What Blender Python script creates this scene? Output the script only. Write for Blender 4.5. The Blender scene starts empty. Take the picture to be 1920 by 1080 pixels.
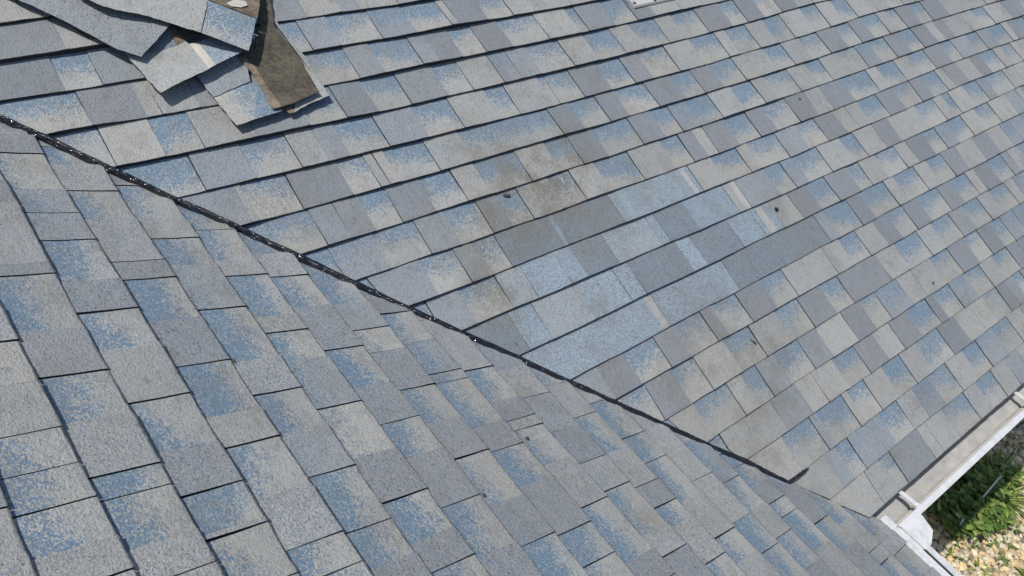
import bpy, bmesh, math, random
from mathutils import Vector, Matrix
import numpy as np
random.seed(11); rng = np.random.default_rng(5)
R_ = math.radians
scn = bpy.context.scene
col = scn.collection
# ---------------- camera ----------------
cam = bpy.data.objects.new('camera', bpy.data.cameras.new('camera')); col.objects.link(cam)
CX, CY, CZ = 0.133737, -2.548321, 2.551192
cam.matrix_world = Matrix(((0.6061683, -0.6391890, 0.4732836, CX), (0.7693423, 0.3203451, -0.5527127, CY),
                           (0.2016738, 0.6991541, 0.6859382, CZ), (0, 0, 0, 1)))
cam.data.sensor_width = 36; cam.data.lens = 1576.626 / 1920 * 36
cam.data.clip_start = 0.05; cam.data.clip_end = 2000
scn.camera = cam
# ---------------- light: high summer sun, clear sky ----------------
SUN = Vector((-0.10, -0.52, 1.0)).normalized()          # towards the sun
w = bpy.data.worlds.new('World'); scn.world = w; w.use_nodes = True
nt = w.node_tree; bg = nt.nodes['Background']; sky = nt.nodes.new('ShaderNodeTexSky')
sky.sky_type = 'NISHITA'; sky.sun_disc = False
sky.sun_elevation = math.asin(SUN.z); sky.sun_rotation = math.atan2(SUN.x, SUN.y)
nt.links.new(sky.outputs[0], bg.inputs[0]); bg.inputs[1].default_value = 0.12
sl = bpy.data.lights.new('sun', 'SUN'); sl.energy = 3.8; sl.angle = R_(0.53); sl.color = (1.0, 0.955, 0.89)
so = bpy.data.objects.new('sun', sl); col.objects.link(so); so.rotation_euler = SUN.to_track_quat('Z', 'Y').to_euler()
scn.view_settings.view_transform = 'Standard'; scn.view_settings.look = 'None'
scn.view_settings.exposure = 0.05; scn.view_settings.gamma = 1
# ---------------- roof frame ----------------
TH = R_(23.146133); CT, ST = math.cos(TH), math.sin(TH)
EA, EB, SB0 = 0.143, 0.147234, 0.261112
def PA(s, v, h=0.0): return (-s*CT + h*ST, v, s*ST + h*CT)      # slope facing +X, s = way up the slope
def PB(s, u, h=0.0): return (u, -s*CT + h*ST, s*ST + h*CT)      # slope facing +Y
RA={-3: ([0.02176, 0.03416], -2.085, -1.927), -2: ([-0.00617, -0.03389, -0.0424], -2.129, -0.542), -1: ([0.00811, 0.00321, -0.01463], -2.175, 0.239), 0: ([0.01048, 0.0053, -0.01336], -2.115, 1.065), 1: ([0.01033, 0.00477, -0.0156], -1.97, 1.823), 2: ([0.0094, -0.0004, -0.01849], -1.845, 2.616), 3: ([0.00578, -0.00097, -0.00846], -1.715, 3.478), 4: ([0.00457, -0.00104, -0.00536], -1.586, 3.731), 5: ([0.00534, -0.00226, -0.0064], -1.457, 3.375), 6: ([0.00372, -0.00116, -0.00063], -1.323, 3.151), 7: ([0.00373, -0.00466, -0.00028], -1.187, 3.125), 8: ([0.00075, 0.00294, -0.00136], -1.057, 2.926), 9: ([-0.00077, 0.00474, -0.00523], -0.912, 2.658), 10: ([0.0, -0.00028, 0.00032], -0.786, 2.523), 11: ([-0.00172, 0.00267, -0.00058], -0.648, 2.329), 12: ([-0.0047, 0.00389, -0.00084], -0.516, 2.124), 13: ([-0.00119, -0.00297, 0.00694], -0.394, 1.901), 14: ([-0.00088, 0.00129, 0.00102], -0.266, 1.765), 15: ([-0.00409, 0.00063, 0.00182], -0.148, 1.565), 16: ([-0.0043, 0.00261], 0.299, 1.377)}
RB={-3: ([-0.00215], -0.903, -0.719), -2: ([-0.03463, -0.07307, -0.03622], -1.405, -0.676), -1: ([-0.00996, -0.02407, -0.01244], -1.916, -0.628), 0: ([-0.00423, -0.01222, -0.00656], -2.028, -0.555), 1: ([0.00952, 0.02236, 0.0076], -1.885, -0.521), 2: ([-0.00272, 0.00328, 0.00504], -1.784, -0.462), 3: ([-0.0063, -0.00798, 0.00148], -1.613, -0.398), 4: ([0.01866, 0.02544, 0.00752], -1.484, -0.345), 5: ([0.00903, 0.0203, 0.01574], -1.289, -0.301), 6: ([0.04629, 0.05468, 0.00926], -1.182, -0.246), 7: ([-0.00782, -0.00826], -1.019, -0.465), 8: ([-0.00674], -0.749, -0.378), 9: ([0.00707], -0.757, -0.377), 10: ([-0.0038], -0.623, -0.405), 11: ([-0.00463], -0.408, -0.367), 12: ([0.03546], -0.36, -0.299)}
SEGA={-3:"-2.085P -2.016b -1.927|P",
-2:"-2.129S -1.946P -1.811|L -1.277L -1.139P -1.0|L -0.922P -0.759|P",
-1:"-2.175S -1.997b -1.89|L -1.316b -1.185|L -1.07b -0.898|L -0.753b -0.589|P -0.554|S -0.408b -0.273|P 0.053|P 0.239|P",
0:"-2.115b -1.971S -1.81P -1.764|P -1.645L -1.264b -1.069|L -0.964b -0.798|L -0.723S -0.616b -0.499|S -0.363b -0.166|P 0.012b 0.064|S 0.226b 0.373|S 0.49P 0.669|P 0.816b 1.065|L",
1:"-1.97b -1.959|P -1.814b -1.694|P -1.524L -1.334b -1.193|S -1.07b -0.927|L -0.764b -0.646|P -0.496|L -0.406|L -0.305b -0.121|P 0.024b 0.188|P 0.309b 0.482|P 0.595b 0.767|S 0.947b 1.071|S 1.21b 1.367|S 1.517P 1.655|P",
2:"-1.869b -1.749|L -1.586b -1.429|P -1.332L -1.253b -1.096|L -0.934b -0.773|P -0.602b -0.502|P -0.327b -0.291|b -0.157|S -0.001b 0.146|S 0.257b 0.437|P 0.617b 0.803|P 0.88b 1.042|P 1.188b 1.341|P 1.525b 1.672|P 1.811b 1.955|P 2.162|P 2.294b 2.446|P",
3:"-1.715L -1.665P -1.644b -1.49|S -1.31b -1.204|P -1.168|P -1.128b -0.959|P -0.808b -0.632b -0.366|S -0.252b -0.102|S 0.013b 0.197|S 0.365b 0.504|S 0.64b 0.809|P 1.062b 1.209|P 1.364b 1.533|S 1.699b 1.843|S 1.973b 2.137|P 2.232b 2.336|S 2.49b 2.632|S 2.83P 3.001|P 3.143b 3.326|P",
4:"-1.7b -1.475|L -1.39S -1.297b -1.19|S -1.055b -0.918|P -0.816b -0.618|P -0.47b -0.348|S -0.214b -0.005|S 0.133b 0.246|L 0.364b 0.519|P 0.682b 0.838|P 0.934b 1.134|P 1.287b 1.416|P 1.576b 1.763|L 1.901b 2.06|S 2.219b 2.361|S 2.524P 2.619|S 2.735P 2.96|P 3.105b 3.273|P 3.506|S",
5:"-1.486b -1.476|L -1.312b -1.151|L -1.03b -0.886|S -0.801b -0.697|P -0.542b -0.431|P -0.299b -0.105|P 0.09b 0.207|S 0.3P 0.37|S 0.518b 0.678|S 0.803b 0.989|S 1.149P 1.28|S 1.481b 1.726|P 1.828b 2.012|P 2.16b 2.344|S 2.535b 2.668|L 2.856b 2.999|L 3.145b 3.336|P",
6:"-1.499b -1.405|L -1.206b -1.066|L -0.993b -0.887N -0.634M -0.614N -0.32|M 0.101W 0.131M 0.157|P 0.309b 0.488|P 0.567b 0.78|L 0.939b 1.099|S 1.265P 1.376|P 1.49b 1.674|S 1.838b 2.024|S 2.143b 2.32|P 2.407|S 2.571P 2.741|S 2.863b 3.043|P 3.154b 3.288|P",
7:"-1.297b -1.256|L -1.127b -0.969P -0.856|M -0.698|M -0.618N -0.449P -0.207M -0.16|N 0.018M 0.279|P 0.326W 0.364|L 0.569b 0.697|L 0.798b 0.992|P 1.185b 1.308|P 1.488|S 1.634P 1.791|P 1.926b 2.125|P 2.224b 2.302|P 2.481b 2.651|L 2.756b 2.992|P",
8:"-1.045N -0.992M -0.89P -0.679|M -0.491|M -0.411|N -0.135|M -0.052N 0.192|M 0.349|M 0.382W 0.43M 0.479P 0.621|S 0.763b 0.917|S 1.101b 1.209|P 1.358b 1.547|P 1.662|S 1.832b 1.972|L 2.101b 2.273|P 2.436b 2.613|P 2.834|L",
9:"-0.9M -0.425W -0.388M -0.084|M 0.037N 0.351|N 0.698|L 0.774b 0.966|S 1.083b 1.301|P 1.392b 1.594|P 1.72b 1.88|S 2.03P 2.231|S 2.408P 2.576|L",
10:"-0.792|L -0.779S -0.644b -0.484|S -0.376b -0.212|S -0.147b 0.006|S 0.167b 0.319|P 0.624|P 0.755b 0.892|P 1.049|S 1.175b 1.32|S 1.458b 1.666|S 1.809b 1.973|P 2.065|S 2.223b 2.395|L",
11:"-0.882b -0.63|L -0.49b -0.361|P -0.184b -0.025|P 0.142b 0.305|S 0.474b 0.61|S 0.926|P 1.094b 1.303|P 1.442b 1.622|L 1.766b 1.937|P 2.069b 2.254|P",
12:"-0.764b -0.613|P -0.477b -0.285|P -0.198b -0.104|L 0.011b 0.178|L 0.306P 0.497|S 0.641b 0.773|L 0.957|P 1.09|P 1.268b 1.444|S 1.612b 1.758|S 1.894b 2.015|L",
13:"-0.546b -0.441|P -0.132|L 0.031|P 0.144|P 0.294b 0.455|S 0.604P 0.737|S 0.889b 1.066|S 1.134b 1.287|L 1.44b 1.601|P 1.734b 1.904|S",
14:"-0.283|P -0.182b 0.004|L 0.052b 0.229|P 0.268b 0.394|P 0.537b 0.681|P 0.819b 1.019|S 1.18P 1.339|P 1.463b 1.613|S",
15:"-0.148|P -0.035|L 0.042b 0.127|L 0.361|b 0.503P 0.63|L 0.774b 0.93|P 1.085b 1.22|L 1.384b 1.549|P",
16:"-0.136|P 0.109|P 0.209b 0.296|S 0.518|P 0.586|P 0.727b 0.925|P 1.041b 1.189|P 1.331|L"}
SEGB={-2:"-1.2b -1.147|P -1.015b -0.921|b",
-1:"-1.779|P -1.536S -1.496|b -1.304S -1.164|b -1.027P -0.884|b -0.827|b -0.709P -0.628|P",
0:"-2.118S -2.028|b -1.856L -1.75|L -1.634|b -1.472S -1.359|b -1.23P -1.063|b -0.915S -0.796|b -0.695P -0.683|b",
1:"-2.083b -1.991P -1.866|b -1.734P -1.55|S -1.478|b -1.318S -1.157|b -0.99P -0.897|b -0.746P -0.611|b",
2:"-1.908|b -1.736P -1.655|b -1.536L -1.351|b -1.155P -1.038|b -0.907L -0.772|b -0.609|b -0.509S",
3:"-1.703|b -1.557P -1.489|b -1.313P -1.249|b -1.137L -0.962|b -0.792S -0.654|b -0.535S -0.453|b",
4:"-1.589P -1.482|b -1.346L -1.165|b -1.013S -0.878|b -0.761S -0.597|b -0.442S",
5:"-1.509|b -1.35L -1.233|b -1.136|S -0.982|b -0.849S -0.72|b -0.559S -0.427|b",
6:"-1.296|b -1.162L -1.024|b -0.986|b -0.806S -0.714|b -0.583S -0.416|b",
7:"-1.255P -1.019|b -0.881S -0.802|P -0.763|b -0.626P -0.465|b -0.274S",
8:"-1.0P -0.872|L -0.725S -0.594|P -0.484|b -0.316P -0.24|S",
9:"-0.902P -0.757|b -0.6P -0.459|S -0.377|b -0.304P",
10:"-0.799b -0.635|b -0.527|b -0.36P",
11:"-0.642P -0.408|P -0.229b",
12:"-0.549L -0.36|b -0.235P"}
FLAPS={'F1': [('G', [(2.873, -2.113, 0.028), (2.757, -2.014, 0.0405), (2.675, -1.939, 0.0505), (2.523, -1.814, 0.0555), (2.482, -1.761, 0.058), (2.58, -1.629, 0.063), (2.642, -1.551, 0.063), (2.881, -1.792, 0.038)]), ('olive', [(2.668, -1.906, 0.0243), (2.646, -1.88, 0.0255), (2.597, -1.858, 0.028), (2.599, -1.869, 0.023), (2.628, -1.89, 0.0217)])], 'F2': [('P', [(2.819, -1.909, 0.056), (2.696, -1.838, 0.0802), (2.662, -1.804, 0.0846), (2.639, -1.765, 0.0846), (2.621, -1.718, 0.0835), (2.588, -1.661, 0.0824), (2.546, -1.602, 0.0835), (2.517, -1.558, 0.0846), (2.638, -1.484, 0.078), (2.719, -1.465, 0.0725)]), ('b', [(2.637, -1.481, 0.078), (2.515, -1.556, 0.0846), (2.418, -1.442, 0.089), (2.537, -1.357, 0.0802)])], 'F3': [('brown', [(2.642, -1.478, 0.077), (2.54, -1.354, 0.079), (2.615, -1.308, 0.074), (2.716, -1.272, 0.069), (2.741, -1.446, 0.069)]), ('W', [(2.615, -1.43, 0.081), (2.627, -1.395, 0.081), (2.613, -1.364, 0.082), (2.595, -1.364, 0.082), (2.59, -1.389, 0.082), (2.6, -1.419, 0.082)])], 'F4': [('P', [(2.554, -1.804, 0.025), (2.528, -1.794, 0.027), (2.449, -1.777, 0.036), (2.348, -1.757, 0.056), (2.398, -1.58, 0.061), (2.519, -1.588, 0.031), (2.573, -1.619, 0.025), (2.627, -1.658, 0.025)]), ('M', [(2.52, -1.557, 0.031), (2.408, -1.554, 0.0597), (2.438, -1.446, 0.061), (2.489, -1.45, 0.041), (2.545, -1.479, 0.027)]), ('W', [(2.519, -1.59, 0.0323), (2.397, -1.581, 0.0622), (2.407, -1.554, 0.061), (2.518, -1.559, 0.0323)]), ('N', [(2.496, -1.742, 0.031), (2.522, -1.632, 0.031), (2.592, -1.624, 0.029), (2.581, -1.66, 0.029)]), ('brown', [(2.591, -1.624, 0.0295), (2.523, -1.631, 0.0323), (2.533, -1.602, 0.031), (2.597, -1.608, 0.0295)]), ('olive', [(2.597, -1.608, 0.0295), (2.532, -1.6, 0.031), (2.549, -1.543, 0.031), (2.586, -1.57, 0.0295)])], 'F5': [('L', [(2.404, -1.613, 0.023), (2.315, -1.597, 0.025), (2.346, -1.455, 0.025), (2.417, -1.438, 0.023), (2.453, -1.463, 0.023), (2.436, -1.544, 0.022)]), ('b2', [(2.312, -1.595, 0.025), (2.184, -1.582, 0.052), (2.192, -1.501, 0.052), (2.203, -1.412, 0.0466), (2.298, -1.412, 0.0304), (2.342, -1.453, 0.025)])], 'F6': [('olive', [(2.458, -1.437, 0.027), (2.461, -1.388, 0.027), (2.555, -1.328, 0.027), (2.694, -1.26, 0.025), (2.69, -1.231, 0.025), (2.546, -1.279, 0.027), (2.496, -1.274, 0.028), (2.401, -1.256, 0.0328), (2.238, -1.266, 0.0556), (2.218, -1.35, 0.0594), (2.21, -1.415, 0.0594), (2.307, -1.42, 0.0442), (2.391, -1.421, 0.0328)]), ('brown', [(2.445, -1.458, 0.026), (2.447, -1.436, 0.027), (2.391, -1.421, 0.0338), (2.307, -1.42, 0.0451), (2.21, -1.416, 0.0604), (2.211, -1.448, 0.0575), (2.296, -1.44, 0.0423), (2.373, -1.44, 0.0309)])], 'F7': [('P', [(2.584, -1.263, 0.019), (2.551, -1.271, 0.021), (2.509, -1.263, 0.021), (2.403, -1.228, 0.022), (2.226, -1.226, 0.0374), (2.208, -1.315, 0.0396), (2.19, -1.377, 0.0418), (2.228, -1.354, 0.0374), (2.251, -1.254, 0.033), (2.409, -1.249, 0.021)]), ('brown', [(2.227, -1.354, 0.0385), (2.189, -1.378, 0.0429), (2.189, -1.393, 0.0418), (2.223, -1.4, 0.0352), (2.232, -1.384, 0.033)])]}
VALLEY=[(2.436, -2.232), (2.391, -2.192), (2.348, -2.151), (2.3, -2.106), (2.153, -1.977), (2.011, -1.85), (1.878, -1.721), (1.732, -1.594), (1.587, -1.466), (1.442, -1.335), (1.292, -1.197), (1.139, -1.052), (0.991, -0.921), (0.863, -0.802), (0.708, -0.658), (0.56, -0.521), (0.432, -0.397), (0.353, -0.333), (0.285, -0.275), (0.282, -0.22), (0.283, -0.15)]
TWIG=[(2.389, -1.405, 0.034), (2.359, -1.372, 0.036), (2.332, -1.329, 0.036)]
PLATE=[(2.43, 0.381, 0.017), (2.388, 0.379, 0.017), (2.34, 0.394, 0.017), (2.345, 0.66, 0.017), (2.361, 0.899, 0.017)]
TARSPOTS=[(2.367, 0.412, 0.018), (2.36, 0.544, 0.018)]
STICK=[(1.688, -0.487, 0.012), (1.653, -0.491, 0.012)]
STAKE=[(0.28, 3.633, -2.28), (0.298, 3.372, -2.34), (0.313, 3.1, -2.4), (0.324, 3.045, -2.42)]
RED=(0.108, 4.715, -2.6)
# ---------------- helpers ----------------
def tag(o, label=None, cat=None, group=None, kind=None):
    if label: o['label'] = label
    if cat: o['category'] = cat
    if group: o['group'] = group
    if kind: o['kind'] = kind
    return o
def empty(name, loc=(0, 0, 0)):
    o = bpy.data.objects.new(name, None); col.objects.link(o); o.location = loc; o.empty_display_size = .1
    return o
def link(name, me, parent=None, mats=()):
    for m in mats: me.materials.append(m)
    o = bpy.data.objects.new(name, me); col.objects.link(o)
    if parent:
        o.parent = parent; o.matrix_parent_inverse = Matrix.Translation(-parent.location)
    return o
class MB:
    def __init__(s): s.v = []; s.f = []; s.mi = []; s.t = []; s.d = []
    def add(s, vs, fs, mi=0, tint=(.3, .3, .3, 0), dat=(0, 0, 0, 0)):
        b = len(s.v); s.v += [tuple(p) for p in vs]; s.f += [tuple(i+b for i in f) for f in fs]
        s.mi += [mi]*len(fs) if isinstance(mi, int) else list(mi)
        s.t += [tint]*len(vs); s.d += (dat if isinstance(dat, list) else [dat]*len(vs))
    def box(s, x0, x1, y0, y1, z0, z1, mi=0):
        s.add([(x, y, z) for z in (z0, z1) for y in (y0, y1) for x in (x0, x1)],
              [(0, 2, 3, 1), (4, 5, 7, 6), (0, 1, 5, 4), (2, 6, 7, 3), (0, 4, 6, 2), (1, 3, 7, 5)], mi)
    def build(s, name, mats, parent=None, smooth=False, attrs=False):
        me = bpy.data.meshes.new(name); me.from_pydata(s.v, [], s.f); me.update()
        me.polygons.foreach_set('material_index', s.mi)
        if smooth: me.polygons.foreach_set('use_smooth', [True]*len(s.f))
        if attrs:
            for nm, dd in (('tint', s.t), ('dat', s.d)):
                a = me.attributes.new(nm, 'FLOAT_COLOR', 'POINT'); a.data.foreach_set('color', np.array(dd, dtype=np.float32).ravel())
        return link(name, me, parent, mats)
def newmat(name):
    m = bpy.data.materials.new(name); m.use_nodes = True
    n = m.node_tree; b = n.nodes['Principled BSDF']
    return m, n, b
class NT:
    def __init__(s, n): s.n = n
    def node(s, t, **k):
        x = s.n.nodes.new(t)
        for a, b in k.items(): setattr(x, a, b)
        return x
    def l(s, a, b): s.n.links.new(a, b)
    def val(s, sock, v):
        if isinstance(v, bpy.types.NodeSocket): s.l(v, sock)
        else: sock.default_value = v
    def m(s, op, a, b=0.0, c=0.0, clamp=False):
        x = s.node('ShaderNodeMath', operation=op, use_clamp=clamp)
        s.val(x.inputs[0], a); s.val(x.inputs[1], b); s.val(x.inputs[2], c); return x.outputs[0]
    def noise(s, scale, detail=2, rough=.5, vec=None, dist=0):
        x = s.node('ShaderNodeTexNoise'); x.inputs['Scale'].default_value = scale; x.inputs['Detail'].default_value = detail
        x.inputs['Roughness'].default_value = rough; x.inputs['Distortion'].default_value = dist
        s.l(vec or s.co(), x.inputs['Vector']); return x.outputs['Fac']
    def co(s):
        if not hasattr(s, '_c'): s._c = s.node('ShaderNodeTexCoord').outputs['Object']
        return s._c
    def sstep(s, x, a, b, c=0.0, d=1.0):
        r = s.node('ShaderNodeMapRange', interpolation_type='SMOOTHSTEP'); s.val(r.inputs[0], x)
        for i, q in enumerate((a, b, c, d)): r.inputs[i+1].default_value = q
        return r.outputs[0]
    def mix(s, f, a, b, bt='MIX'):
        x = s.node('ShaderNodeMix', data_type='RGBA', blend_type=bt); s.val(x.inputs[0], f)
        s.val(x.inputs[6], a if isinstance(a, bpy.types.NodeSocket) else (*a, 1)); s.val(x.inputs[7], b if isinstance(b, bpy.types.NodeSocket) else (*b, 1)); return x.outputs[2]
    def bump(s, h, dist, b, strength=1.0, norm=None):
        x = s.node('ShaderNodeBump'); x.inputs['Distance'].default_value = dist; x.inputs['Strength'].default_value = strength
        s.l(h, x.inputs['Height'])
        if norm: s.l(norm, x.inputs['Normal'])
        if b: s.l(x.outputs[0], b.inputs['Normal'])
        return x.outputs[0]
# ---------------- materials ----------------
BLUE = (.118, .196, .274)
def granule_material():
    m, n, b = newmat('granule_shingle'); g = NT(n)
    ta = g.node('ShaderNodeAttribute', attribute_name='tint'); da = g.node('ShaderNodeAttribute', attribute_name='dat')
    sep = g.node('ShaderNodeSeparateColor'); g.l(da.outputs['Color'], sep.inputs[0])
    tv, speck, rnd = sep.outputs[0], sep.outputs[1], sep.outputs[2]
    amp = ta.outputs['Alpha']
    n2 = g.noise(70, 3, .6); n3 = g.noise(20, 3, .6); n4 = g.noise(4.2, 4, .6); n5 = g.noise(155, 2, .6); n1 = g.noise(300, 2, .7)
    def grain(scale):       # clumps of single granules, each with random values
        wv = g.node('ShaderNodeVectorMath', operation='MULTIPLY_ADD'); nz = g.node('ShaderNodeTexNoise'); nz.inputs['Scale'].default_value = scale*1.3; g.l(g.co(), nz.inputs['Vector'])
        g.l(nz.outputs['Color'], wv.inputs[0]); wv.inputs[1].default_value = (.9/scale,)*3; g.l(g.co(), wv.inputs[2])
        vo = g.node('ShaderNodeTexVoronoi'); vo.inputs['Scale'].default_value = scale; g.l(wv.outputs[0], vo.inputs['Vector'])
        sp = g.node('ShaderNodeSeparateColor'); g.l(vo.outputs['Color'], sp.inputs[0]); return sp.outputs[0], sp.outputs[1], vo.outputs['Distance']
    a1, a2, ad = grain(225); b1, b2, bd = grain(400)
    # blend of blue granules, strongest high on the exposed tab
    q = g.m('ADD', tv, g.m('MULTIPLY', g.m('SUBTRACT', n3, .5), .55))
    q = g.m('MULTIPLY', g.sstep(q, .02, .98), amp)
    rr = g.m('ADD', g.m('MULTIPLY', a1, .62), g.m('MULTIPLY', b1, .38))
    q2 = g.sstep(g.m('SUBTRACT', g.m('MULTIPLY', q, 1.02), rr), -.17, .17)
    q2 = g.m('MULTIPLY', q2, g.sstep(amp, .0, .08))
    base = ta.outputs['Color']
    r2 = g.m('ADD', g.m('MULTIPLY', a2, .6), g.m('MULTIPLY', b2, .4))
    sc = g.sstep(r2, .52, .66)
    base = g.mix(g.m('MULTIPLY', sc, speck, 0, True), base, (.175, .212, .268))
    c = g.mix(g.m('MULTIPLY', q2, .95), base, BLUE)
    dk = g.sstep(r2, .27, .17)
    c = g.mix(g.m('MULTIPLY', g.m('MULTIPLY', dk, speck), 1.1, 0, True), c, (.10, .105, .11))
    pale = g.sstep(g.m('ADD', g.m('MULTIPLY', b2, .5), g.m('MULTIPLY', a1, .5)), .58, .74)
    c = g.mix(g.m('MULTIPLY', pale, .70), c, g.mix(.15, ta.outputs['Color'], (.47, .455, .41)))
    # grime
    gr = g.sstep(n4, .50, .75); gr2 = g.sstep(n2, .40, .62)
    n6 = g.noise(9, 5, .68); c = g.mix(g.m('MULTIPLY', g.sstep(n6, .48, .74), .42), c, (.17, .168, .155)); c = g.mix(g.m('MULTIPLY', g.sstep(g.noise(31, 4, .7), .56, .76), .50), c, (.12, .115, .10))
    c = g.mix(g.m('MULTIPLY', g.m('MULTIPLY', gr, gr2), .45), c, (.14, .132, .112))
    c = g.mix(g.m('MULTIPLY', rnd, g.sstep(g.m('ADD', g.m('MULTIPLY', n6, .6), g.m('MULTIPLY', n5, .4)), .42, .56, .12, .95)), c, (.150, .140, .108))
    g.l(c, b.inputs['Base Color'])
    b.inputs['Roughness'].default_value = .72; b.inputs['Specular IOR Level'].default_value = .45
    hh = g.m('ADD', g.m('MULTIPLY', n1, .5), g.m('MULTIPLY', n5, .7))
    nn = g.bump(g.noise(14, 3, .5), .010, None, .55)
    g.bump(hh, .0042, b, 1.0, nn)
    return m
GRAN = granule_material()
def asphalt(name, c1, c2, sc=160, rough=.85):
    m, n, b = newmat(name); g = NT(n)
    n1 = g.noise(sc, 3, .7); n2 = g.noise(18, 3)
    c = g.mix(g.sstep(g.m('ADD', g.m('MULTIPLY', n1, .6), g.m('MULTIPLY', n2, .4)), .35, .68), c1, c2)
    g.l(c, b.inputs['Base Color']); b.inputs['Roughness'].default_value = rough
    g.bump(n1, .0025, b); return m
EDGE = asphalt('asphalt_edge', (.012, .012, .016), (.035, .035, .04))
SEAM_SHADE = asphalt('painted_seam_shade', (.055, .052, .050), (.24, .23, .21), 130)  # dark seam shadow painted as colour along the lower edge of each course
OLIVE = asphalt('olive_asphalt_back', (.042, .036, .024), (.112, .098, .066), 75)
BROWN = asphalt('brown_seal_band', (.09, .07, .05), (.23, .18, .125), 60)
SEALW = asphalt('pale_release_strip', (.42, .40, .35), (.56, .53, .47), 120)
def tar_material():
    m, n, b = newmat('black_tar'); g = NT(n)
    n1 = g.noise(48, 2, .5); n2 = g.noise(190, 2, .6)
    g.l(g.mix(g.sstep(n1, .45, .7), (.004, .004, .007), (.011, .011, .015)), b.inputs['Base Color'])
    g.l(g.sstep(n2, .3, .7, .05, .16), b.inputs['Roughness']); b.inputs['Specular IOR Level'].default_value = .8
    g.bump(g.m('ADD', g.m('MULTIPLY', n1, .8), g.m('MULTIPLY', n2, .24)), .012, b); return m
TAR = tar_material()
def painted(name, col1, col2, rough=.4, sc=9, dirt=.5):
    m, n, b = newmat(name); g = NT(n)
    n1 = g.noise(sc, 4, .65); n2 = g.noise(90, 2, .6)
    f = g.sstep(g.m('ADD', g.m('MULTIPLY', n1, .75), g.m('MULTIPLY', n2, .25)), .42, .72)
    g.l(g.mix(g.m('MULTIPLY', f, dirt), col1, col2), b.inputs['Base Color']); b.inputs['Roughness'].default_value = rough
    g.bump(n2, .0008, b); return m
WHITE = painted('white_gutter_paint', (.62, .625, .63), (.40, .39, .37), .35, 22, .6)
GUTIN = painted('dirty_gutter_inside', (.60, .59, .55), (.42, .39, .33), .5, 14, .7)
SILT = asphalt('gutter_silt', (.31, .31, .305), (.47, .455, .425), 200)
DARK = painted('dark_rubber', (.008, .008, .012), (.02, .02, .024), .6)
WOOD = painted('roof_wood', (.22, .17, .11), (.12, .09, .06), .8)
WALLM = painted('wall_siding', (.58, .56, .50), (.45, .43, .38), .6)
GALV = painted('weathered_metal', (.50, .50, .49), (.26, .25, .24), .45, 30)
# ---------------- shingles ----------------
TINT = dict(G=(.24, .255, .25), P=(.328, .326, .303), S=(.208, .218, .226), L=(.250, .268, .278), M=(.262, .333, .378), N=(.158, .194, .210), W=(.37, .37, .355), b=(.340, .334, .304))
AMP = dict(G=0, P=.14, S=.16, L=.32, M=.0, N=.0, W=.0, b=1.0)
SPK = dict(G=.9, P=.46, S=.55, L=.50, M=1.0, N=1.15, W=.05, b=.30)
TOOTH = dict(P=.0028, S=.0028, L=.0028, M=.0022, N=.0022, W=.0016, b=.0)
def parse(sg):
    out = {}
    for k, s in sg.items():
        L = []
        for t in s.split():
            i = len(t)
            while not (t[i-1].isdigit() or t[i-1] == '.'): i -= 1
            L.append((float(t[:i]), t[i:]))
        out[k] = L
    return out
def vnoise(seed, x, y):
    def h(i, j): return math.sin(i*127.1 + j*311.7 + seed*74.7) * 43758.5453 % 1.0
    i, j = math.floor(x), math.floor(y); a, b_ = x-i, y-j; a = a*a*(3-2*a); b_ = b_*b_*(3-2*b_)
    return (h(i, j)*(1-a)+h(i+1, j)*a)*(1-b_) + (h(i, j+1)*(1-a)+h(i+1, j+1)*a)*b_
def residual(tab, k, v):
    if k not in tab: return 0.0
    p, lo, hi = tab[k]; v2 = min(max(v, lo), hi)
    r = 0.0
    for c in p: r = r*v2 + c
    return max(-.02, min(.02, r))
def sA(k, v):
    return (16-k)*EA + residual(RA, k, v) + .0040*(vnoise(k+50, v*5, 0)-.5) + .0014*(vnoise(k+90, v*28, 0)-.5)
def sB(k, u):
    base = (14-k)*EB + SB0
    if k == 16: base = -.072
    return base + .55*residual(RB, k, u) + .0030*(vnoise(k+150, u*4, 0)-.5)
def randsegs(lo, hi, r, flip):
    L = []; v = lo
    while v < hi:
        tooth = r.uniform(.07, .19); rec = r.uniform(.09, .17)
        kk = r.choice(['P', 'P', 'S', 'L', 'P', 'S'])
        if not flip: L.append((v, '|'+kk)); v += tooth; L.append((v, 'b')); v += rec
        else: L.append((v, '|b')); v += rec; L.append((v, kk)); v += tooth
        if r.random() < .12: L.append((v, '|P' if not flip else '|b')); v += r.uniform(.04, .07)
    return L
STAINS = [(1.69, -.60, .22, 1.0), (1.74, -.38, .13, .8), (1.60, -.82, .15, .9), (1.50, -.95, .11, .8), (.60, -.1, .35, .4), (.85, -.30, .25, .5), (1.35, -1.0, .12, .8), (1.56, -.50, .20, .55), (1.62, -.12, .16, .4), (1.85, -.75, .18, .5), (1.10, .55, .2, .35)]
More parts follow.
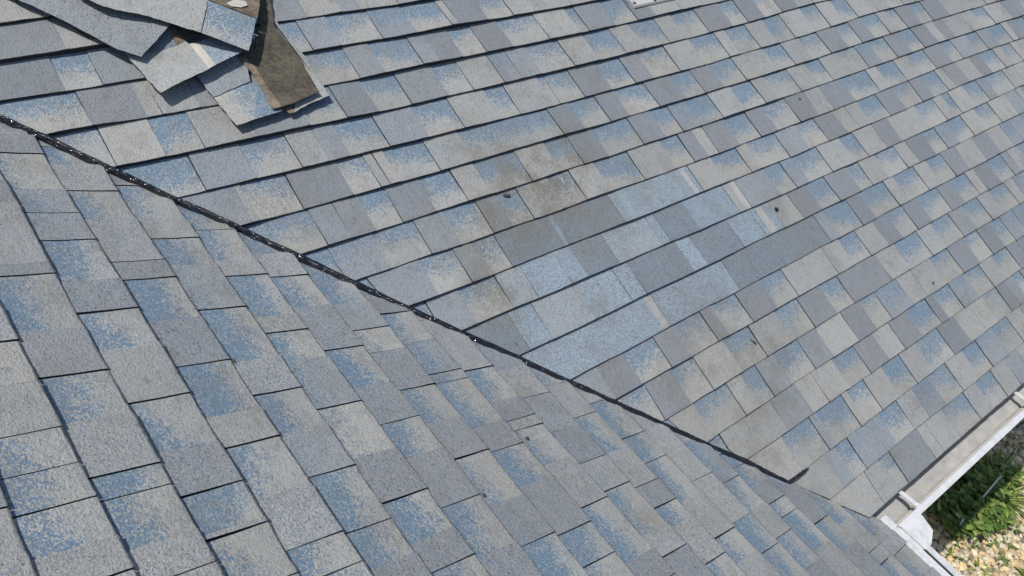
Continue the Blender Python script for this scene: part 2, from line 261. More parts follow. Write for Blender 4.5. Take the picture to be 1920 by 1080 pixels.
def build_slope(which, kr, segs, vhi, detail_hi):
    main, patch = MB(), MB()
    P = PA if which == 'A' else PB; sf = sA if which == 'A' else sB
    r = random.Random(3 if which == 'A' else 8)
    seam_shade_w = .021 if which == 'B' else .010  # depth of the painted seam shadow strip, wider on the lower left slope
    for k in kr:
        smid = sf(k, 0.0); vstart = -smid*CT - .35
        L = list(segs.get(k, []))
        if L:
            lo, hi = L[0][0], L[-1][0]
            pre = [] if (which == 'A' and k >= -3) or (which == 'B') else randsegs(vstart, lo, r, which == 'B')
            if which == 'B' and lo > vstart + .12: pre = randsegs(vstart, lo-.1, r, True)
            if not pre: L[0] = (vstart, L[0][1].strip('|'))
            L = pre + L + randsegs(hi+r.uniform(.08, .16), vhi, r, which == 'B')
        else: L = randsegs(vstart, vhi, r, which == 'B')
        L.append((vhi, 'end'))
        for i in range(len(L)-1):
            v0, t0 = L[i]; v1, t1 = L[i+1]
            if v1 - v0 < .004: continue
            kd = t0[-1]; wide = v1-v0
            if kd == '2': kd = 'b'
            # dark joint: a slot of about 2 mm between neighbouring tabs
            gw = .0009 if which == 'A' else .0013
            g0 = gw if t0[0] == '|' else 0.0; g1 = gw if t1[0] == '|' else 0.0
            near = v0 < detail_hi and -9 <= k
            n = max(1, int(wide/(.028 if near else .2)))
            tin = TINT[kd]; j = r.uniform(.90, 1.09); wj = r.uniform(-.02, .02)
            tin = (tin[0]*(j+wj), tin[1]*j, tin[2]*(j-wj))
            if which == 'B': tin = tuple(1.06*a_ for a_ in tin)
            if which == 'B' and kd in 'SL': tin = tuple(.6*a_+.4*b_ for a_, b_ in zip(tin, TINT['P']))
            amp = AMP[kd]*(r.uniform(.70, 1.2) if kd == 'b' else r.uniform(.2, 1.9))
            tb = min(1, amp); spk = SPK[kd]*r.uniform(.7, 1.3)*(1.45 if which == 'B' else 1)
            tilt = r.uniform(-.002, .002)
            far = 0
            tooth = TOOTH[kd]
            vs, dat, fs, mi = [], [], [], []
            curl = r.uniform(0, .0025); goff = r.uniform(-.14, .22); gsk = r.uniform(-.35, .35); gsc = r.uniform(.75, 1.1)
            if which == 'A' and 6 <= k <= 9 and kd in 'P' and v0 < .25 and k > 6: tin = tuple(.5*a_+.5*b_ for a_, b_ in zip(tin, TINT['M'])); spk = .7
            for a in range(n+1):
                v = v0+g0 + (v1-g1-v0-g0)*a/n
                sb = sf(k, v); stp = sf(k-1, v)
                if which == 'A':
                    lift = .0048 + .0105*min(1, max(0, sb/2.3))*(1-.62*min(1, max(0, (v+.1)/1.6)))*(.15+1.6*vnoise(k, v*3.4, 3)) + .0016*vnoise(k+33, v*17, 1)
                else:
                    lift = .0058 + .0085*max(0, min(1, (sb-.9)/1.4))*vnoise(k+9, v*4, 3)**1.5 + .0020*vnoise(k+5, v*11, 3)
                hb = lift + tooth + (curl if a in (0, n) else 0)
                rows = ((0.0, hb), (seam_shade_w*(.4+1.2*vnoise(k+70, v*30, 1)), hb), (.10, hb*.96+.0001), (.5, (lift*.55+tooth)), (1.0, .0012+tooth), (1.22, .0008+tooth*.6))
                for fr, h in rows:
                    s = sb + (stp-sb)*fr
                    vm = -s*CT - (.03 if which == 'B' else 0)
                    vv = max(v + tilt*fr, vm)
                    if which == 'B' and vv < -s*CT: h = min(h, .002)
                    vs.append(P(s, vv, h))
                    st_ = 0
                    if which == 'A':
                        for (ss, sv, rr, aa) in STAINS:
                            d = math.hypot(s-ss, vv-sv)/rr
                            if d < 1.3: st_ = max(st_, aa*(1-d/1.3)**.7)
                    dat.append((fr*gsc + goff + gsk*(a/n-.5), spk, st_, 1))
                vm = max(v, -sb*CT - (.03 if which == 'B' else 0))
                vs.append(P(sb, vm, .0002)); dat.append((0, 0, 0, 1))
            q = 7
            for a in range(n):
                o = a*q; p = o+q
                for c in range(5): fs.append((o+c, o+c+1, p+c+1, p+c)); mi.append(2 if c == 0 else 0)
                fs.append((o+6, o, p, p+6)); mi.append(1)
            if which == 'A': fs = [tuple(reversed(x)) for x in fs]
            # side walls
            e = n*q
            nb = len(vs)
            for o in (0, e):
                for c in range(6):
                    x, y, zz = vs[o+c]; vs.append((x - .0*ST, y, zz - (tooth+.0028 if c < 5 else .001))); dat.append((0, 0, 0, 1))
            for idx, o in ((0, 0), (1, e)):
                b0 = nb + idx*6
                for c in range(5): fs.append((o+c, o+c+1, b0+c+1, b0+c)); mi.append(1)
            tgt = patch if kd in 'MNW' and 6 <= k <= 9 and which == 'A' else main
            tgt.add(vs, fs, mi, (*tin, tb), dat)
    return main, patch
house = empty('house', (0, 0, 0))
tag(house, 'house with blue and grey asphalt shingle roof, two slopes meeting in a black tarred valley', 'house')
segA = parse(SEGA); segB = parse(SEGB)
mA, pA = build_slope('A', range(-20, 17), segA, 5.2, 4.0)
oA = mA.build('roof_slope', [GRAN, EDGE, SEAM_SHADE], house, attrs=True); oA['label'] = 'larger right-hand slope, rows running up to the right'
oP = pA.build('replacement_shingles', [GRAN, EDGE, SEAM_SHADE], house, attrs=True); oP['label'] = 'patch of newer pale blue speckled shingles'
mB, _ = build_slope('B', range(-20, 17), segB, 4.2, 1.2)
oB = mB.build('roof_slope', [GRAN, EDGE, SEAM_SHADE], house, attrs=True); oB['label'] = 'lower left slope with coarse speckled shingles'
# deck under the shingles, walls, fascia, soffit
m = MB()
SU = 5.2
m.add([PA(0, 0, -.002), PA(SU, -SU*CT, -.002), PA(SU, 5.2, -.002), PA(0, 5.2, -.002)], [(0, 3, 2, 1)])
m.add([PB(0, 0, -.002), PB(0, 4.2, -.002), PB(SU, 4.2, -.002), PB(SU, -SU*CT, -.002)], [(0, 3, 2, 1)])
m.add([PA(0, 0, -.03), PA(SU, -SU*CT, -.03), PA(SU, 5.2, -.03), PA(0, 5.2, -.03)], [(0, 1, 2, 3)])
m.add([PB(0, 0, -.03), PB(0, 4.2, -.03), PB(SU, 4.2, -.03), PB(SU, -SU*CT, -.03)], [(0, 1, 2, 3)])
m.build('roof_deck', [EDGE], house)
m = MB(); m.box(-.024, -.004, .0, 5.2, -.19, -.014); m.box(-.004, 4.2, -.024, -.004, -.19, -.014)
m.build('fascia', [WHITE], house)
GZ = -2.6
m = MB(); m.box(-.60, -.45, -.45, 5.2, GZ-.3, -.02); m.box(-.60, 4.2, -.60, -.45, GZ-.3, -.02); m.build('wall', [WALLM], house)
m = MB(); m.box(-.45, -.024, -.45, 5.2, -.19, -.178); m.box(-.024, 4.2, -.45, -.024, -.19, -.178); m.build('soffit', [WHITE], house)
# ---------------- valley sealant ----------------
m = MB(); pts = []
for i in range(len(VALLEY)-1):
    a, b = VALLEY[i], VALLEY[i+1]; L = math.hypot(b[0]-a[0], b[1]-a[1]); n = max(2, int(L/.006))
    for j in range(n): pts.append((a[0]+(b[0]-a[0])*j/n, a[1]+(b[1]-a[1])*j/n))
pts.append(VALLEY[-1])
N = len(pts); cs = 7; vs = []
for i, (s, v) in enumerate(pts):
    a = pts[max(0, i-3)]; b = pts[min(N-1, i+3)]
    tx = Vector(PA(b[0], b[1], .006)) - Vector(PA(a[0], a[1], .006)); tx.normalize()
    up = Vector((ST*.5, ST*.5, CT)).normalized(); side = tx.cross(up).normalized()
    c = Vector(PA(s, v, .0075 + .009*min(1, s/2.3)))
    hook = i > N-30
    wd = (.0128 + .0050*(vnoise(1, i*.045, 0)-.35) + .0022*(vnoise(2, i*.16, 0)-.5))*(1 if not hook else .85)
    wd2 = (.0125 + .0055*(vnoise(4, i*.05, 5)-.35) + .0022*(vnoise(7, i*.17, 0)-.5))
    if i > N-5: wd *= (N-i)/5; wd2 *= (N-i)/5
    hh = .0105 + .0030*vnoise(3, i*.12, 2) + .0012*vnoise(8, i*.5, 2)
    c = c + side*.004*(vnoise(5, i*.03, 0)-.5)
    for j in range(cs):
        t = -1 + 2*j/(cs-1); ww = (wd if t < 0 else wd2)*(.78 if s > 1.75 else 1)
        hz = hh*(1.25-1.25*abs(t)**2.1) - .005 + .0016*(vnoise(6, i*.45, j*.9)-.5)
        vs.append(c + side*ww*t + up*hz)
fs = []
for i in range(N-1):
    for j in range(cs-1): fs.append((i*cs+j, i*cs+j+1, (i+1)*cs+j+1, (i+1)*cs+j))
m.add(vs, fs)
# smear running off the bead onto the right-hand slope
m.build('valley_sealant', [TAR], house, smooth=True)['label'] = 'lumpy glossy black tar bead along the valley'
m = MB(); vs = []
for i in range(10):
    t = i/9; c = Vector(PA(1.142+.045*t, -1.045+.020*math.sin(t*2.5), .012)); wv = .0035*(1-t*.7)
    for j in (-1, 0, 1): vs.append(c + Vector((0, wv*j, .0035*(1-abs(j)) - .002)))
m.add(vs, [(i*3+j, i*3+j+1, i*3+j+4, i*3+j+3) for i in range(9) for j in range(2)])
m.build('tar_drip', [TAR], house, smooth=True)
# ---------------- gutters ----------------
def profile():   # (out from fascia, z), K style trough
    return [(-.003, -.010), (-.003, -.105), (.070, -.105), (.078, -.085), (.098, -.062), (.103, -.035), (.112, -.028), (.112, -.012), (.088, -.009), (.087, -.017), (.106, -.019), (.106, -.026)]
def gutter(axis, start_in, end, base, obj_label):
    g = base; m = MB(); pr = profile(); n = len(pr)
    # outer shell and inner shell, mitred at the inside corner
    def pt(o, z, e): # o distance out, e along
        return (o, e, z) if axis == 'A' else (e, o+(.022 if o > .06 else 0), z)
    vs, fs = [], []
    for off, flip in ((0.0, 0), (.0016, 1)):
        b0 = len(vs)
        for (o, z) in pr:
            oo = o - off if o > .03 else o + off; z2 = z + off
            vs.append(pt(oo, z2, max(o, 0) if True else 0)); vs.append(pt(oo, z2, end))
        for i in range(n-1):
            q = (b0+2*i, b0+2*i+1, b0+2*i+3, b0+2*i+2); fs.append(q if flip else tuple(reversed(q)))
    mi = [0]*(n-1) + [1 if i < 4 else 0 for i in range(n-1)]
    m.add(vs, fs, mi)
    o = m.build('gutter', [WHITE, GUTIN], g); o['label'] = obj_label
    return o
gA = gutter('A', 0, 5.2, house, 'gutter of the right-hand slope, silt in its trough')
gB = gutter('B', 0, 4.2, house, 'gutter at the bottom edge of the frame, mostly hidden by shingles')
def silt(axis, g, lo, hi, amt):
    m = MB(); vs, fs = [], []; n = 90; k = 9
    for i in range(n+1):
        e = lo+(hi-lo)*i/n
        for j in range(k):
            o = .000 + .066*j/(k-1); z = -.1015 + amt*(.4+.9*vnoise(20, e*9, j*.5))*(1-abs(j/(k-1)-.35)*.9) + .0015*vnoise(21, e*60, j)
            ee = max(e, o+.002)
            vs.append((o, ee, z) if axis == 'A' else (ee, o, z))
    for i in range(n):
        for j in range(k-1):
            a = i*k+j; fs.append((a, a+k, a+k+1, a+1) if axis == 'B' else (a, a+1, a+k+1, a+k))
    m.add(vs, fs); m.build('silt', [SILT], g, smooth=True)
silt('A', gA, 0, 5.1, .014); silt('B', gB, 0, 4.1, .005)
def hanger(g, axis, e):
    m = MB()
    a = [(-.003, -.030), (.02, -.024), (.06, -.022), (.09, -.016), (.104, -.010)]
    for i in range(len(a)-1):
        (x0, z0), (x1, z1) = a[i], a[i+1]
        w2 = .0105
        if axis == 'A': vv = [(x0, e-w2, z0), (x0, e+w2, z0), (x1, e+w2, z1), (x1, e-w2, z1)]
        else: vv = [(e-w2, x0, z0), (e+w2, x0, z0), (e+w2, x1, z1), (e-w2, x1, z1)]
        vv += [(p[0], p[1], p[2]-.003) for p in vv]
        m.add(vv, [(0, 1, 2, 3), (7, 6, 5, 4), (0, 4, 5, 1), (1, 5, 6, 2), (2, 6, 7, 3), (3, 7, 4, 0)])
    m.build('hanger', [WHITE], g)
hanger(gA, 'A', .262); hanger(gA, 'A', 1.30); hanger(gA, 'A', 2.1); hanger(gA, 'A', 2.8)
hanger(gB, 'B', .85); hanger(gB, 'B', 1.65)
# white inside-corner box joining the two gutters
m = MB()
poly = [(.100, .100), (.101, .216), (.118, .220), (.178, .200), (.206, .140), (.206, .101)]
top = [(x, y, -.0075) for x, y in poly]; bot = [(x, y, -.108) for x, y in poly]
k = len(poly); m.add(top+bot, [tuple(range(k))[::-1], tuple(range(k, 2*k))] + [(i, i+k, (i+1) % k + k, (i+1) % k) for i in range(k)])
o = m.build('gutter_corner', [WHITE], house); o['label'] = 'white box piece joining the two gutters'
bv = o.modifiers.new('bevel', 'BEVEL'); bv.width = .004; bv.segments = 2
# seam strips on the second gutter
m = MB(); m.add([(.03, .055, -.016), (4.2, .055, -.016), (4.2, .100, -.020), (.03, .100, -.020), (.03, .100, -.030), (4.2, .100, -.030)], [(0, 1, 2, 3), (3, 2, 5, 4)]); m.build('drip_edge', [WHITE], house)
for e in (.34, .47): m = MB(); m.box(e, e+.004, .1205, .1355, -.0290, -.0065); m.build('seam', [SEALW], gB)
# ---------------- torn and lifted shingles ----------------
ZMAT = {'olive': (OLIVE, None), 'brown': (BROWN, None), 'W': (SEALW, None)}
ZNAME = {'olive': 'bare_back', 'brown': 'seal_band', 'W': 'release_strip', 'P': 'tab', 'L': 'tab', 'G': 'tab', 'b': 'tab', 'b2': 'tab', 'M': 'granule_field', 'N': 'worn_area'}
def zone(parent, kind, pts, first):
    bm = bmesh.new(); top = [bm.verts.new(PA(*p)) for p in pts]
    f = bm.faces.new(top)
    r_ = bmesh.ops.triangulate(bm, faces=[f])
    for _ in range(3 if first else 2):
        bmesh.ops.subdivide_edges(bm, edges=[e for e in bm.edges if e.calc_length() > .022], cuts=1, use_grid_fill=True)
        bmesh.ops.triangulate(bm, faces=bm.faces[:])
    bmesh.ops.recalc_face_normals(bm, faces=bm.faces)
    if sum(f.normal.z for f in bm.faces) < 0: bmesh.ops.reverse_faces(bm, faces=bm.faces)
    for v in bm.verts:
        w_ = .0022*(vnoise(31, v.co.x*14, v.co.y*14)-.5) + (.0016*(vnoise(37, v.co.x*60, v.co.y*60)-.5) if first else 0)
        v.co += Vector((ST, 0, CT))*w_
        if first and v.is_boundary:
            v.co.x += .0050*(vnoise(33, v.co.x*90, v.co.y*90)-.5); v.co.y += .0050*(vnoise(34, v.co.x*90, v.co.y*90)-.5)
    thick = .0042 if first else .0012
    topf = bm.faces[:]
    ext = bmesh.ops.extrude_face_region(bm, geom=topf)
    nv = [e for e in ext['geom'] if isinstance(e, bmesh.types.BMVert)]
    # the extruded copy becomes the top; the old faces are pushed down
    newf = set(e for e in ext['geom'] if isinstance(e, bmesh.types.BMFace))
    old = [v for v in bm.verts if v not in set(nv)]
    for v in old: v.co -= Vector((ST, 0, CT))*thick
    bm.normal_update()
    me = bpy.data.meshes.new(ZNAME[kind])
    kd = kind[0] if kind in ('b2',) else kind
    gran = kind in ('G', 'P', 'L', 'b', 'b2', 'M', 'N')
    for f in bm.faces: f.material_index = 0 if f in newf else (1 if gran else 0)
    bm.verts.ensure_lookup_table()
    # blue patch gradient: s range of the piece
    ss = [-(v.co.x)/CT for v in bm.verts]; smin, smax = min(ss), max(ss)
    xs = [v.co.y for v in bm.verts]; ymin, ymax = min(xs), max(xs)
    td, dd = [], []
    tin = TINT.get(kd, (.3, .3, .3)); amp = {'b': .9, 'b2': .9}.get(kind, AMP.get(kd, 0))
    for v in bm.verts:
        if kind == 'b': t = .15 + .9*((v.co.y-ymin)/(ymax-ymin)*.5 + (-(v.co.x)/CT-smin)/(smax-smin)*.5)
        elif kind == 'b2': t = 1.15*((v.co.y-ymin)/(ymax-ymin)) if v.co.y < ymax-.0 else 1
        else: t = .5
        td.append((*[c*(1.12) for c in tin], amp)); dd.append((t, SPK.get(kd, .3), 0, 1))
    bm.to_mesh(me); bm.free()
    if gran:
        for nm, arr in (('tint', td), ('dat', dd)):
            a = me.attributes.new(nm, 'FLOAT_COLOR', 'POINT'); a.data.foreach_set('color', np.array(arr, dtype=np.float32).ravel())
    mats = [GRAN, EDGE] if gran else [ZMAT[kind][0]]
    return link(ZNAME[kind], me, parent, mats)
FL = dict(F1=('large lifted grey shingle pointing down right over the pale torn one', 'lifted'),
          F2=('raised shingle with a grey tab and a blue tab, topmost of the pile', 'lifted'),
          F3=('brown scrap with a pale patch, above the raised blue tab', 'torn'),
          F4=('palest torn shingle with a white strip across it, below the lifted grey one', 'torn'),
          F5=('slipped two-row shingle with black cracks and a blue edge, below the pale one', 'slipped'),
          F6=('flipped shingle showing its olive bare back and brown band', 'flipped'),
          F7=('narrow grey-edged shingle lying under the olive flipped one, tip sticking out', 'torn'))
for nm, zs in FLAPS.items():
    p0 = zs[0][1][0]
    e = empty('loose_shingle', PA(*p0)); tag(e, FL[nm][0], 'shingle', 'loose shingles torn off at the top left')
    for i, (kd, pts_) in enumerate(zs):
        zone(e, kd, pts_, i == 0 or (nm == 'F2' and kd == 'b') or (nm == 'F5' and kd == 'b2'))
# ---------------- small things on the roof ----------------
def blob(name, loc, r, mat, label, cat, group=None, flat=.4, stretch=(1, 1), ang=0, sub=2):
    bm = bmesh.new(); bmesh.ops.create_icosphere(bm, subdivisions=sub, radius=1)
    sd = random.random()*50
    for v in bm.verts:
        k_ = 1+.35*(vnoise(sd, v.co.x*1.7+3, v.co.y*1.7+v.co.z)-.5)
        v.co = Vector((v.co.x*k_*stretch[0]*r, v.co.y*k_*stretch[1]*r, v.co.z*flat*r))
    me = bpy.data.meshes.new(name); bm.to_mesh(me); bm.free()
    for p in me.polygons: p.use_smooth = True
    o = link(name, me, None, [mat]); o.location = loc; o.rotation_euler = (0, 0, ang)
    tag(o, label, cat, group); return o
DEB = painted('dead_leaf', (.05, .042, .035), (.10, .08, .06), .8)
def nail(loc, r, mat, label, tilt=0.0):
    e = empty('roofing_nail', loc); tag(e, label, 'nail')
    for nm, z0, z1, rr in (('nail_head', .0, .0016, r), ('shank', -.012, .0, r*.3)):
        bm = bmesh.new(); bmesh.ops.create_cone(bm, cap_ends=True, segments=14, radius1=rr, radius2=rr*.92, depth=z1-z0)
        bmesh.ops.translate(bm, verts=bm.verts, vec=(0, 0, (z0+z1)/2)); bmesh.ops.rotate(bm, verts=bm.verts, matrix=Matrix.Rotation(TH, 3, 'Y'))
        me = bpy.data.meshes.new(nm); bm.to_mesh(me); bm.free(); o = link(nm, me, e, [mat]); o.matrix_parent_inverse = Matrix()
nail(PA(1.233, .496, .0105), .0115, DARK, 'exposed dark nail head on the white-streaked shingle beside the pale blue patch')
nail(PA(2.502, -1.376, .0335), .0050, GALV, 'bright nail head between the raised blue tab and the olive shingle')
def on(which, s, v, h): return (PA if which == 'A' else PB)(s, v, h)
for (wh, s, v, rr, stx, ang, lab) in [
    ('B', 1.409, -.725, .0062, (1, 1), 0, 'round black tar spot on the lower slope, below the middle of the valley'),
    ('A', 1.683, 1.088, .0062, (1.2, .8), .6, 'black fleck on a slate tab, upper right part of the roof'),
    ('A', 2.155, .484, .0055, (1, 1), 0, 'small dark fleck near the metal plate at the top edge'),
    ('A', 1.692, -.753, .0095, (1.6, .7), 1.2, 'ragged black tar lump tucked under a row in the brown stained area'),
    ('A', .607, 1.182, .0075, (.6, 1.7), .5, 'dark dead leaf on the grey tabs at right'),
    ('A', .791, -.049, .0070, (2.4, .6), .2, 'long dark fleck beside a tab joint below the blue patch'),
    ('B', 1.722, -.592, .0048, (1, 1), 0, 'tiny black speck at a tab corner near the bottom edge'),
    ('B', 2.164, -1.155, .0050, (1.4, .8), .3, 'dark speck on a tab corner of the left slope'),
    ('A', 1.565, .281, .0050, (1.3, .8), 0, 'small dark speck just above the pale blue patch')]:
    blob('debris_fleck', on(wh, s, v, .0095 if wh == 'A' else .0085), rr, DEB, lab, 'debris', 'dark flecks of debris on the shingles', .35, stx, ang)
def rod(name, pts, r0, r1, mat, label=None, cat=None, group=None, parent=None, seg=6):
    m = MB(); vs = []; n = len(pts)
    for i, p in enumerate(pts):
        p = Vector(p); a = Vector(pts[max(0, i-1)]); b = Vector(pts[min(n-1, i+1)]); t = (b-a).normalized()
        x = t.cross(Vector((0, 0, 1))); x = x.normalized() if x.length > .01 else Vector((1, 0, 0)); y = t.cross(x)
        rr = r0+(r1-r0)*i/(n-1)
        for j in range(seg): an = 2*math.pi*j/seg; vs.append(p + x*rr*math.cos(an) + y*rr*math.sin(an))
    fs = [(i*seg+j, i*seg+(j+1) % seg, (i+1)*seg+(j+1) % seg, (i+1)*seg+j) for i in range(n-1) for j in range(seg)]
    fs += [tuple(range(seg))[::-1], tuple(range((n-1)*seg, n*seg))]
    m.add(vs, fs); o = m.build(name, [mat], parent, smooth=True); tag(o, label, cat, group); return o
tw = [PA(*p) for p in TWIG]
rod('twig', [tw[0], Vector(tw[0]).lerp(Vector(tw[1]), .5)+Vector((.001, 0, .001)), tw[1], Vector(tw[1]).lerp(Vector(tw[2]), .5), tw[2]], .0008, .0022, DEB, 'thin dark twig lying on the olive back of the flipped shingle', 'twig')
rod('wood_splinter', [PA(*p) for p in STICK], .0022, .0018, SEALW, 'small pale splinter standing out against the brown stained tabs', 'splinter')
# flashing plate at the top edge
e = empty('metal_plate', PA(2.36, .5, 0)); tag(e, 'pale weathered metal plate with black tar spots at the top edge of the frame', 'metal plate')
m = MB(); pl = [PLATE[0], PLATE[1], PLATE[2], PLATE[3], PLATE[4], (2.56, .93, .017), (2.56, .42, .017)]
k = len(pl); top = [PA(s, v, .017) for s, v, h in pl]; bot = [PA(s, v, .010) for s, v, h in pl]
m.add(top+bot, [tuple(range(k)), tuple(range(k, 2*k))[::-1]] + [(i, i+k, (i+1) % k+k, (i+1) % k) for i in range(k)])
o = m.build('plate', [GALV], e); bv = o.modifiers.new('bevel', 'BEVEL'); bv.width = .0025; bv.segments = 2
for (s, v, h) in TARSPOTS + [(2.43, .74, .012)]:
    b_ = blob('tar_spot', (0, 0, 0), .0085, TAR, None, None, None, .35, (1.1, 1)); b_.parent = e; b_.matrix_parent_inverse = Matrix(); b_.location = Vector(PA(s, v, .017)) - e.location
    if 'category' in b_: del b_['category']
# rim of the plate
m = MB(); rim = [PLATE[0], PLATE[1], PLATE[2], PLATE[3], PLATE[4]]; vs = []
for (s, v, h) in rim: vs += [PA(s, v, .0185), PA(s+.006, v+.004, .0195), PA(s+.011, v+.007, .0185)]
m.add(vs, [(i*3+j, i*3+j+3, i*3+j+4, i*3+j+1) for i in range(len(rim)-1) for j in range(2)]); m.build('rim', [painted('rim_grey', (.24, .23, .22), (.15, .14, .13), .6)], e)
# ---------------- yard ----------------
def ground_material():
    m, n, b = newmat('yard_soil'); g = NT(n)
    vo = g.node('ShaderNodeTexVoronoi'); vo.inputs['Scale'].default_value = 22; g.l(g.co(), vo.inputs['Vector'])
    n1 = g.noise(3, 4, .6); n2 = g.noise(40, 3, .6)
    st = g.mix(g.m('ADD', g.m('MULTIPLY', n2, .7), .1), (.42, .36, .26), (.58, .52, .41))
    c = g.mix(g.sstep(vo.outputs['Distance'], .35, .75), st, (.20, .165, .11))
    gr = g.mix(n2, (.05, .08, .02), (.10, .15, .035))
    geo = g.node('ShaderNodeSeparateXYZ'); g.l(g.co(), geo.inputs[0])
    far = g.m('MAXIMUM', g.sstep(g.m('ADD', geo.outputs[0], n1), 1.3, 1.8), g.sstep(g.m('ADD', geo.outputs[1], n1), 7.0, 7.6))
    g.l(g.mix(far, c, gr), b.inputs['Base Color']); b.inputs['Roughness'].default_value = .95
    g.bump(g.m('SUBTRACT', 1, vo.outputs['Distance']), .02, b); return m
m = MB(); S_ = 400
m.add([(-S_, -S_, GZ), (S_, -S_, GZ), (S_, S_, GZ), (-S_, S_, GZ)], [(0, 1, 2, 3)])
tag(m.build('ground', [ground_material()]), 'tan soil and lawn around the house', 'ground', None, 'structure')
def stone_material():
    m, n, b = newmat('pale_gravel'); g = NT(n)
    ta = g.node('ShaderNodeAttribute', attribute_name='tint'); n1 = g.noise(60, 3, .6)
    g.l(g.mix(g.m('MULTIPLY', n1, .5), ta.outputs['Color'], (.33, .28, .2)), b.inputs['Base Color']); b.inputs['Roughness'].default_value = .85
    g.bump(n1, .006, b); return m
bm = bmesh.new(); bmesh.ops.create_icosphere(bm, subdivisions=1, radius=1); ico = [v.co.copy() for v in bm.verts]; icf = [tuple(v.index for v in f.verts) for f in bm.faces]; bm.free()
m = MB(); r = random.Random(4)
cols = [(.82, .66, .38), (.86, .74, .48), (.80, .58, .30), (.70, .62, .48), (.88, .80, .60), (.80, .68, .45), (.62, .46, .26)]
cnt = 0
while cnt < 5200:
    x = r.uniform(-.35, 1.35); y = r.uniform(1.9, 6.6)
    if y > 5.4 and r.random() < .4: continue
    a = r.uniform(.013, .034)*(1.15 if r.random() < .2 else 1); cnt += 1
    M = Matrix.Rotation(r.uniform(0, 6.28), 3, 'Z') @ Matrix.Rotation(r.uniform(-.4, .4), 3, 'X')
    sx, sy, sz = a*r.uniform(.8, 1.35), a*r.uniform(.7, 1.1), a*r.uniform(.45, .8)
    c = Vector((x, y, GZ + sz*r.uniform(.2, 1.1)))
    vs = [c + M @ Vector((p.x*sx*r.uniform(.82, 1.15), p.y*sy*r.uniform(.82, 1.15), p.z*sz)) for p in ico]
    tc = r.choice(cols); j = r.uniform(.8, 1.1)
    m.add(vs, icf, 0, (tc[0]*j, tc[1]*j, tc[2]*j, 1))
tag(m.build('gravel', [stone_material()], attrs=True), 'pale tan and cream gravel below the gutter', 'gravel', None, 'stuff')
def leafmat(name, c1, c2):
    m, n, b = newmat(name); g = NT(n)
    ta = g.node('ShaderNodeAttribute', attribute_name='tint')
    g.l(g.mix(g.noise(30, 2), ta.outputs['Color'], ta.outputs['Color']), b.inputs['Base Color'])
    b.inputs['Roughness'].default_value = .5
    tr = g.node('ShaderNodeBsdfTranslucent'); g.l(ta.outputs['Color'], tr.inputs[0])
    ad = g.node('ShaderNodeMixShader'); ad.inputs[0].default_value = .3
    out = n.nodes['Material Output']; g.l(b.outputs[0], ad.inputs[1]); g.l(tr.outputs[0], ad.inputs[2]); g.l(ad.outputs[0], out.inputs[0])
    return m
LEAF = leafmat('leaf_green', 0, 0)
def blade(m, base, az, L, wd, droop, colr, seg=5):
    d = Vector((math.cos(az), math.sin(az), 0)); sd = Vector((-d.y, d.x, 0)); vs = []
    for i in range(seg+1):
        t = i/seg; c = base + d*L*(t*droop + t*t*droop*.3) + Vector((0, 0, L*(t*(1.1-droop) - .45*t*t*droop)))
        ww = wd*(1-t**1.6)*(.6+.8*min(t*3, 1)) + .0004
        vs += [c-sd*ww + Vector((0, 0, ww*.4)), c + Vector((0, 0, 0)), c+sd*ww + Vector((0, 0, ww*.4))]
    fs = [(i*3+j, i*3+j+1, i*3+j+4, i*3+j+3) for i in range(seg) for j in range(2)]
    m.add(vs, fs, 0, (*colr, 1))
def leaf(m, c, az, L, wd, pitch, colr):
    d = Vector((math.cos(az)*math.cos(pitch), math.sin(az)*math.cos(pitch), math.sin(pitch))); sd = Vector((-math.sin(az), math.cos(az), 0)); up = d.cross(sd)
    if up.z < 0: up = -up
    prof = [(0, 0), (.2, .7), (.35, .55), (.5, 1.0), (.62, .7), (.8, .5), (1, 0)]
    vs = [c + d*L*t + up*(-.12*L*t*t) for t, q in prof] + [c + d*L*t + sd*wd*q + up*(.15*wd*q - .12*L*t*t) for t, q in prof[1:-1]] + [c + d*L*t - sd*wd*q + up*(.15*wd*q - .12*L*t*t) for t, q in prof[1:-1]]
    n = len(prof); fs = []
    for o in (n, n+n-2):
        fs.append((0, 1, o)); fs.append((n-2, n-1, o+n-3))
        for i in range(n-3): fs.append((i+1, i+2, o+i+1, o+i))
    m.add(vs, fs, 0, (*colr, 1))
GREENS = [(.13, .22, .04), (.21, .30, .06), (.075, .14, .03), (.31, .36, .10), (.15, .24, .06)]
def broad_weed(x, y, rad, h, nst, label, group):
    e = empty('weed', (x, y, GZ)); tag(e, label, 'weed', group); r = random.Random(int(x*999)+int(y*77))
    fo = MB(); st = MB()
    for i in range(nst):
        az = r.uniform(0, 6.28); rr = rad*math.sqrt(r.random()); top = Vector((x+rr*math.cos(az), y+rr*math.sin(az), GZ + h*(1-.45*(rr/rad)**2)*r.uniform(.6, 1.05)))
        b0 = Vector((x+.25*rr*math.cos(az), y+.25*rr*math.sin(az), GZ)); sd = Vector((.002, 0, 0))
        st.add([b0-sd, b0+sd, top+sd*.6, top-sd*.6, b0+Vector((0, .003, 0)), top+Vector((0, .002, 0))], [(0, 1, 2, 3), (1, 4, 5, 2), (4, 0, 3, 5)], 0, (.10, .14, .04, 1))
        for j in range(9):
            t = .35+.65*(j+1)/9; c = b0.lerp(top, t); g = r.choice(GREENS); q = r.uniform(.8, 1.25)
            leaf(fo, c, r.uniform(0, 6.28), r.uniform(.04, .09), r.uniform(.014, .028), r.uniform(-.3, .5), (g[0]*q, g[1]*q, g[2]*q))
    st.build('stem', [LEAF], e, attrs=True); fo.build('foliage', [LEAF], e, attrs=True)
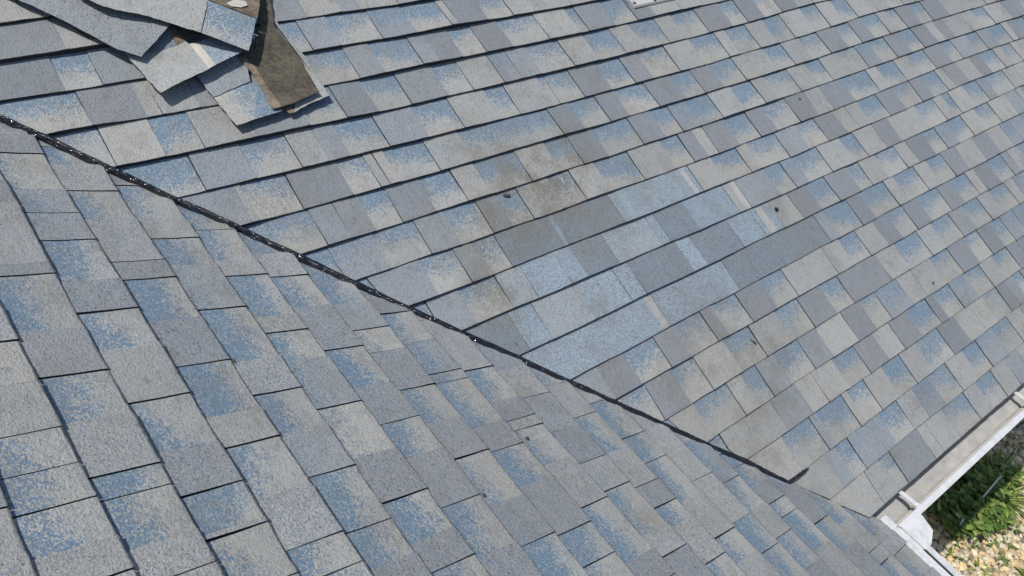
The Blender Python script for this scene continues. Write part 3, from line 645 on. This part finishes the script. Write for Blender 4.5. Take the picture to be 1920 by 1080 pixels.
def grass_weed(x, y, rad, h, nb, label, group):
    m = MB(); r = random.Random(int(x*991)+int(y*71)+5)
    for i in range(nb):
        az = r.uniform(0, 6.28); rr = rad*.35*r.random(); b0 = Vector((rr*math.cos(az), rr*math.sin(az), 0))
        g = r.choice(GREENS[1:4]) if r.random() > .12 else (.33, .30, .12); q = r.uniform(.85, 1.3)
        blade(m, b0, az+r.uniform(-.5, .5), h*r.uniform(.6, 1.15), r.uniform(.004, .009), r.uniform(.35, .85), (g[0]*q, g[1]*q, g[2]*q))
    o = m.build('grass_clump', [LEAF], attrs=True); o.location = (x, y, GZ); tag(o, label, 'grass clump', group)
grp = 'weeds growing in the gravel'
broad_weed(.24, 3.25, .26, .26, 60, 'dark leafy weed in the shade right beside the white gutter corner', grp)
broad_weed(.20, 3.62, .25, .30, 64, 'bushy green weed in the middle of the clump under the gutter', grp)
broad_weed(.42, 3.50, .16, .18, 34, 'low leafy weed on the gravel side of the clump', grp)
broad_weed(.30, 3.98, .15, .18, 30, 'leafy weed behind the clump, near the frame edge', grp)
grass_weed(.27, 3.95, .2, .42, 130, 'long arching grass blades at the top of the weed clump', grp)
grass_weed(.38, 3.78, .16, .36, 120, 'yellow-green grass spreading over the gravel beside the weeds', grp)
grass_weed(.11, 3.35, .12, .30, 26, 'sparse straw-coloured grass against the gutter in deep shade', grp)
grass_weed(.95, 3.35, .3, .16, 120, 'grass tuft at the bottom right corner of the frame', grp)
grass_weed(.62, 3.02, .12, .11, 34, 'small grass sprout at the bottom beside the lower gutter', grp)
grass_weed(.44, 2.92, .08, .10, 26, 'tiny grass sprout against the lower gutter', grp)
r = random.Random(9); i = 0
for (x, y, lab) in [(.56, 3.30, 'tiny seedling in bare gravel, midway between the weed clump and the bottom edge'), (.66, 3.42, 'tiny seedling near the right frame edge, above the corner grass tuft'), (.50, 3.16, 'tiny seedling in the gravel closest above the lower gutter'), (.60, 3.62, 'tiny seedling right of the yellow-green grass at the frame edge'), (.70, 3.22, 'tiny seedling just left of the corner grass tuft'), (.38, 3.05, 'tiny seedling between the lower gutter and the dark leafy weed')]:
    m = MB()
    for _ in range(16):
        g = r.choice(GREENS); az = r.uniform(0, 6.28); d = r.uniform(0, .04)
        leaf(m, Vector((d*math.cos(az), d*math.sin(az), r.uniform(.01, .05))), az, r.uniform(.02, .045), r.uniform(.007, .013), r.uniform(0, .6), g)
    o = m.build('seedling', [LEAF], attrs=True); o.location = (x, y, GZ)
    tag(o, lab, 'seedling', 'seedlings in the gravel')
# thin white marker lying through the weeds, red bloom under the gutter
STK = painted('white_plastic', (.75, .76, .78), (.6, .6, .6), .4)
rod('plant_stake', [STAKE[0], STAKE[1]], .0065, .0065, STK, 'thin white stake slanting up through the weeds', 'stake')
rod('plant_stake', [STAKE[2], STAKE[3]], .0065, .0065, STK, 'short white stake stub low in the dark part of the weeds', 'stake')
e = empty('red_flower', RED); tag(e, 'small red bloom just under the white gutter at the right frame edge', 'flower')
RM = painted('red_petal', (.45, .03, .03), (.30, .02, .03), .5)
m = MB()
for k in range(12):
    leaf(m, Vector(RED)+Vector((0, 0, .16+.012*(k % 3))), k*.9, .055, .022, .25, (.4, .02, .02))
m.build('petals', [RM], e)
rod('stem', [RED, Vector(RED)+Vector((.01, 0, .16))], .004, .003, LEAF, parent=e)
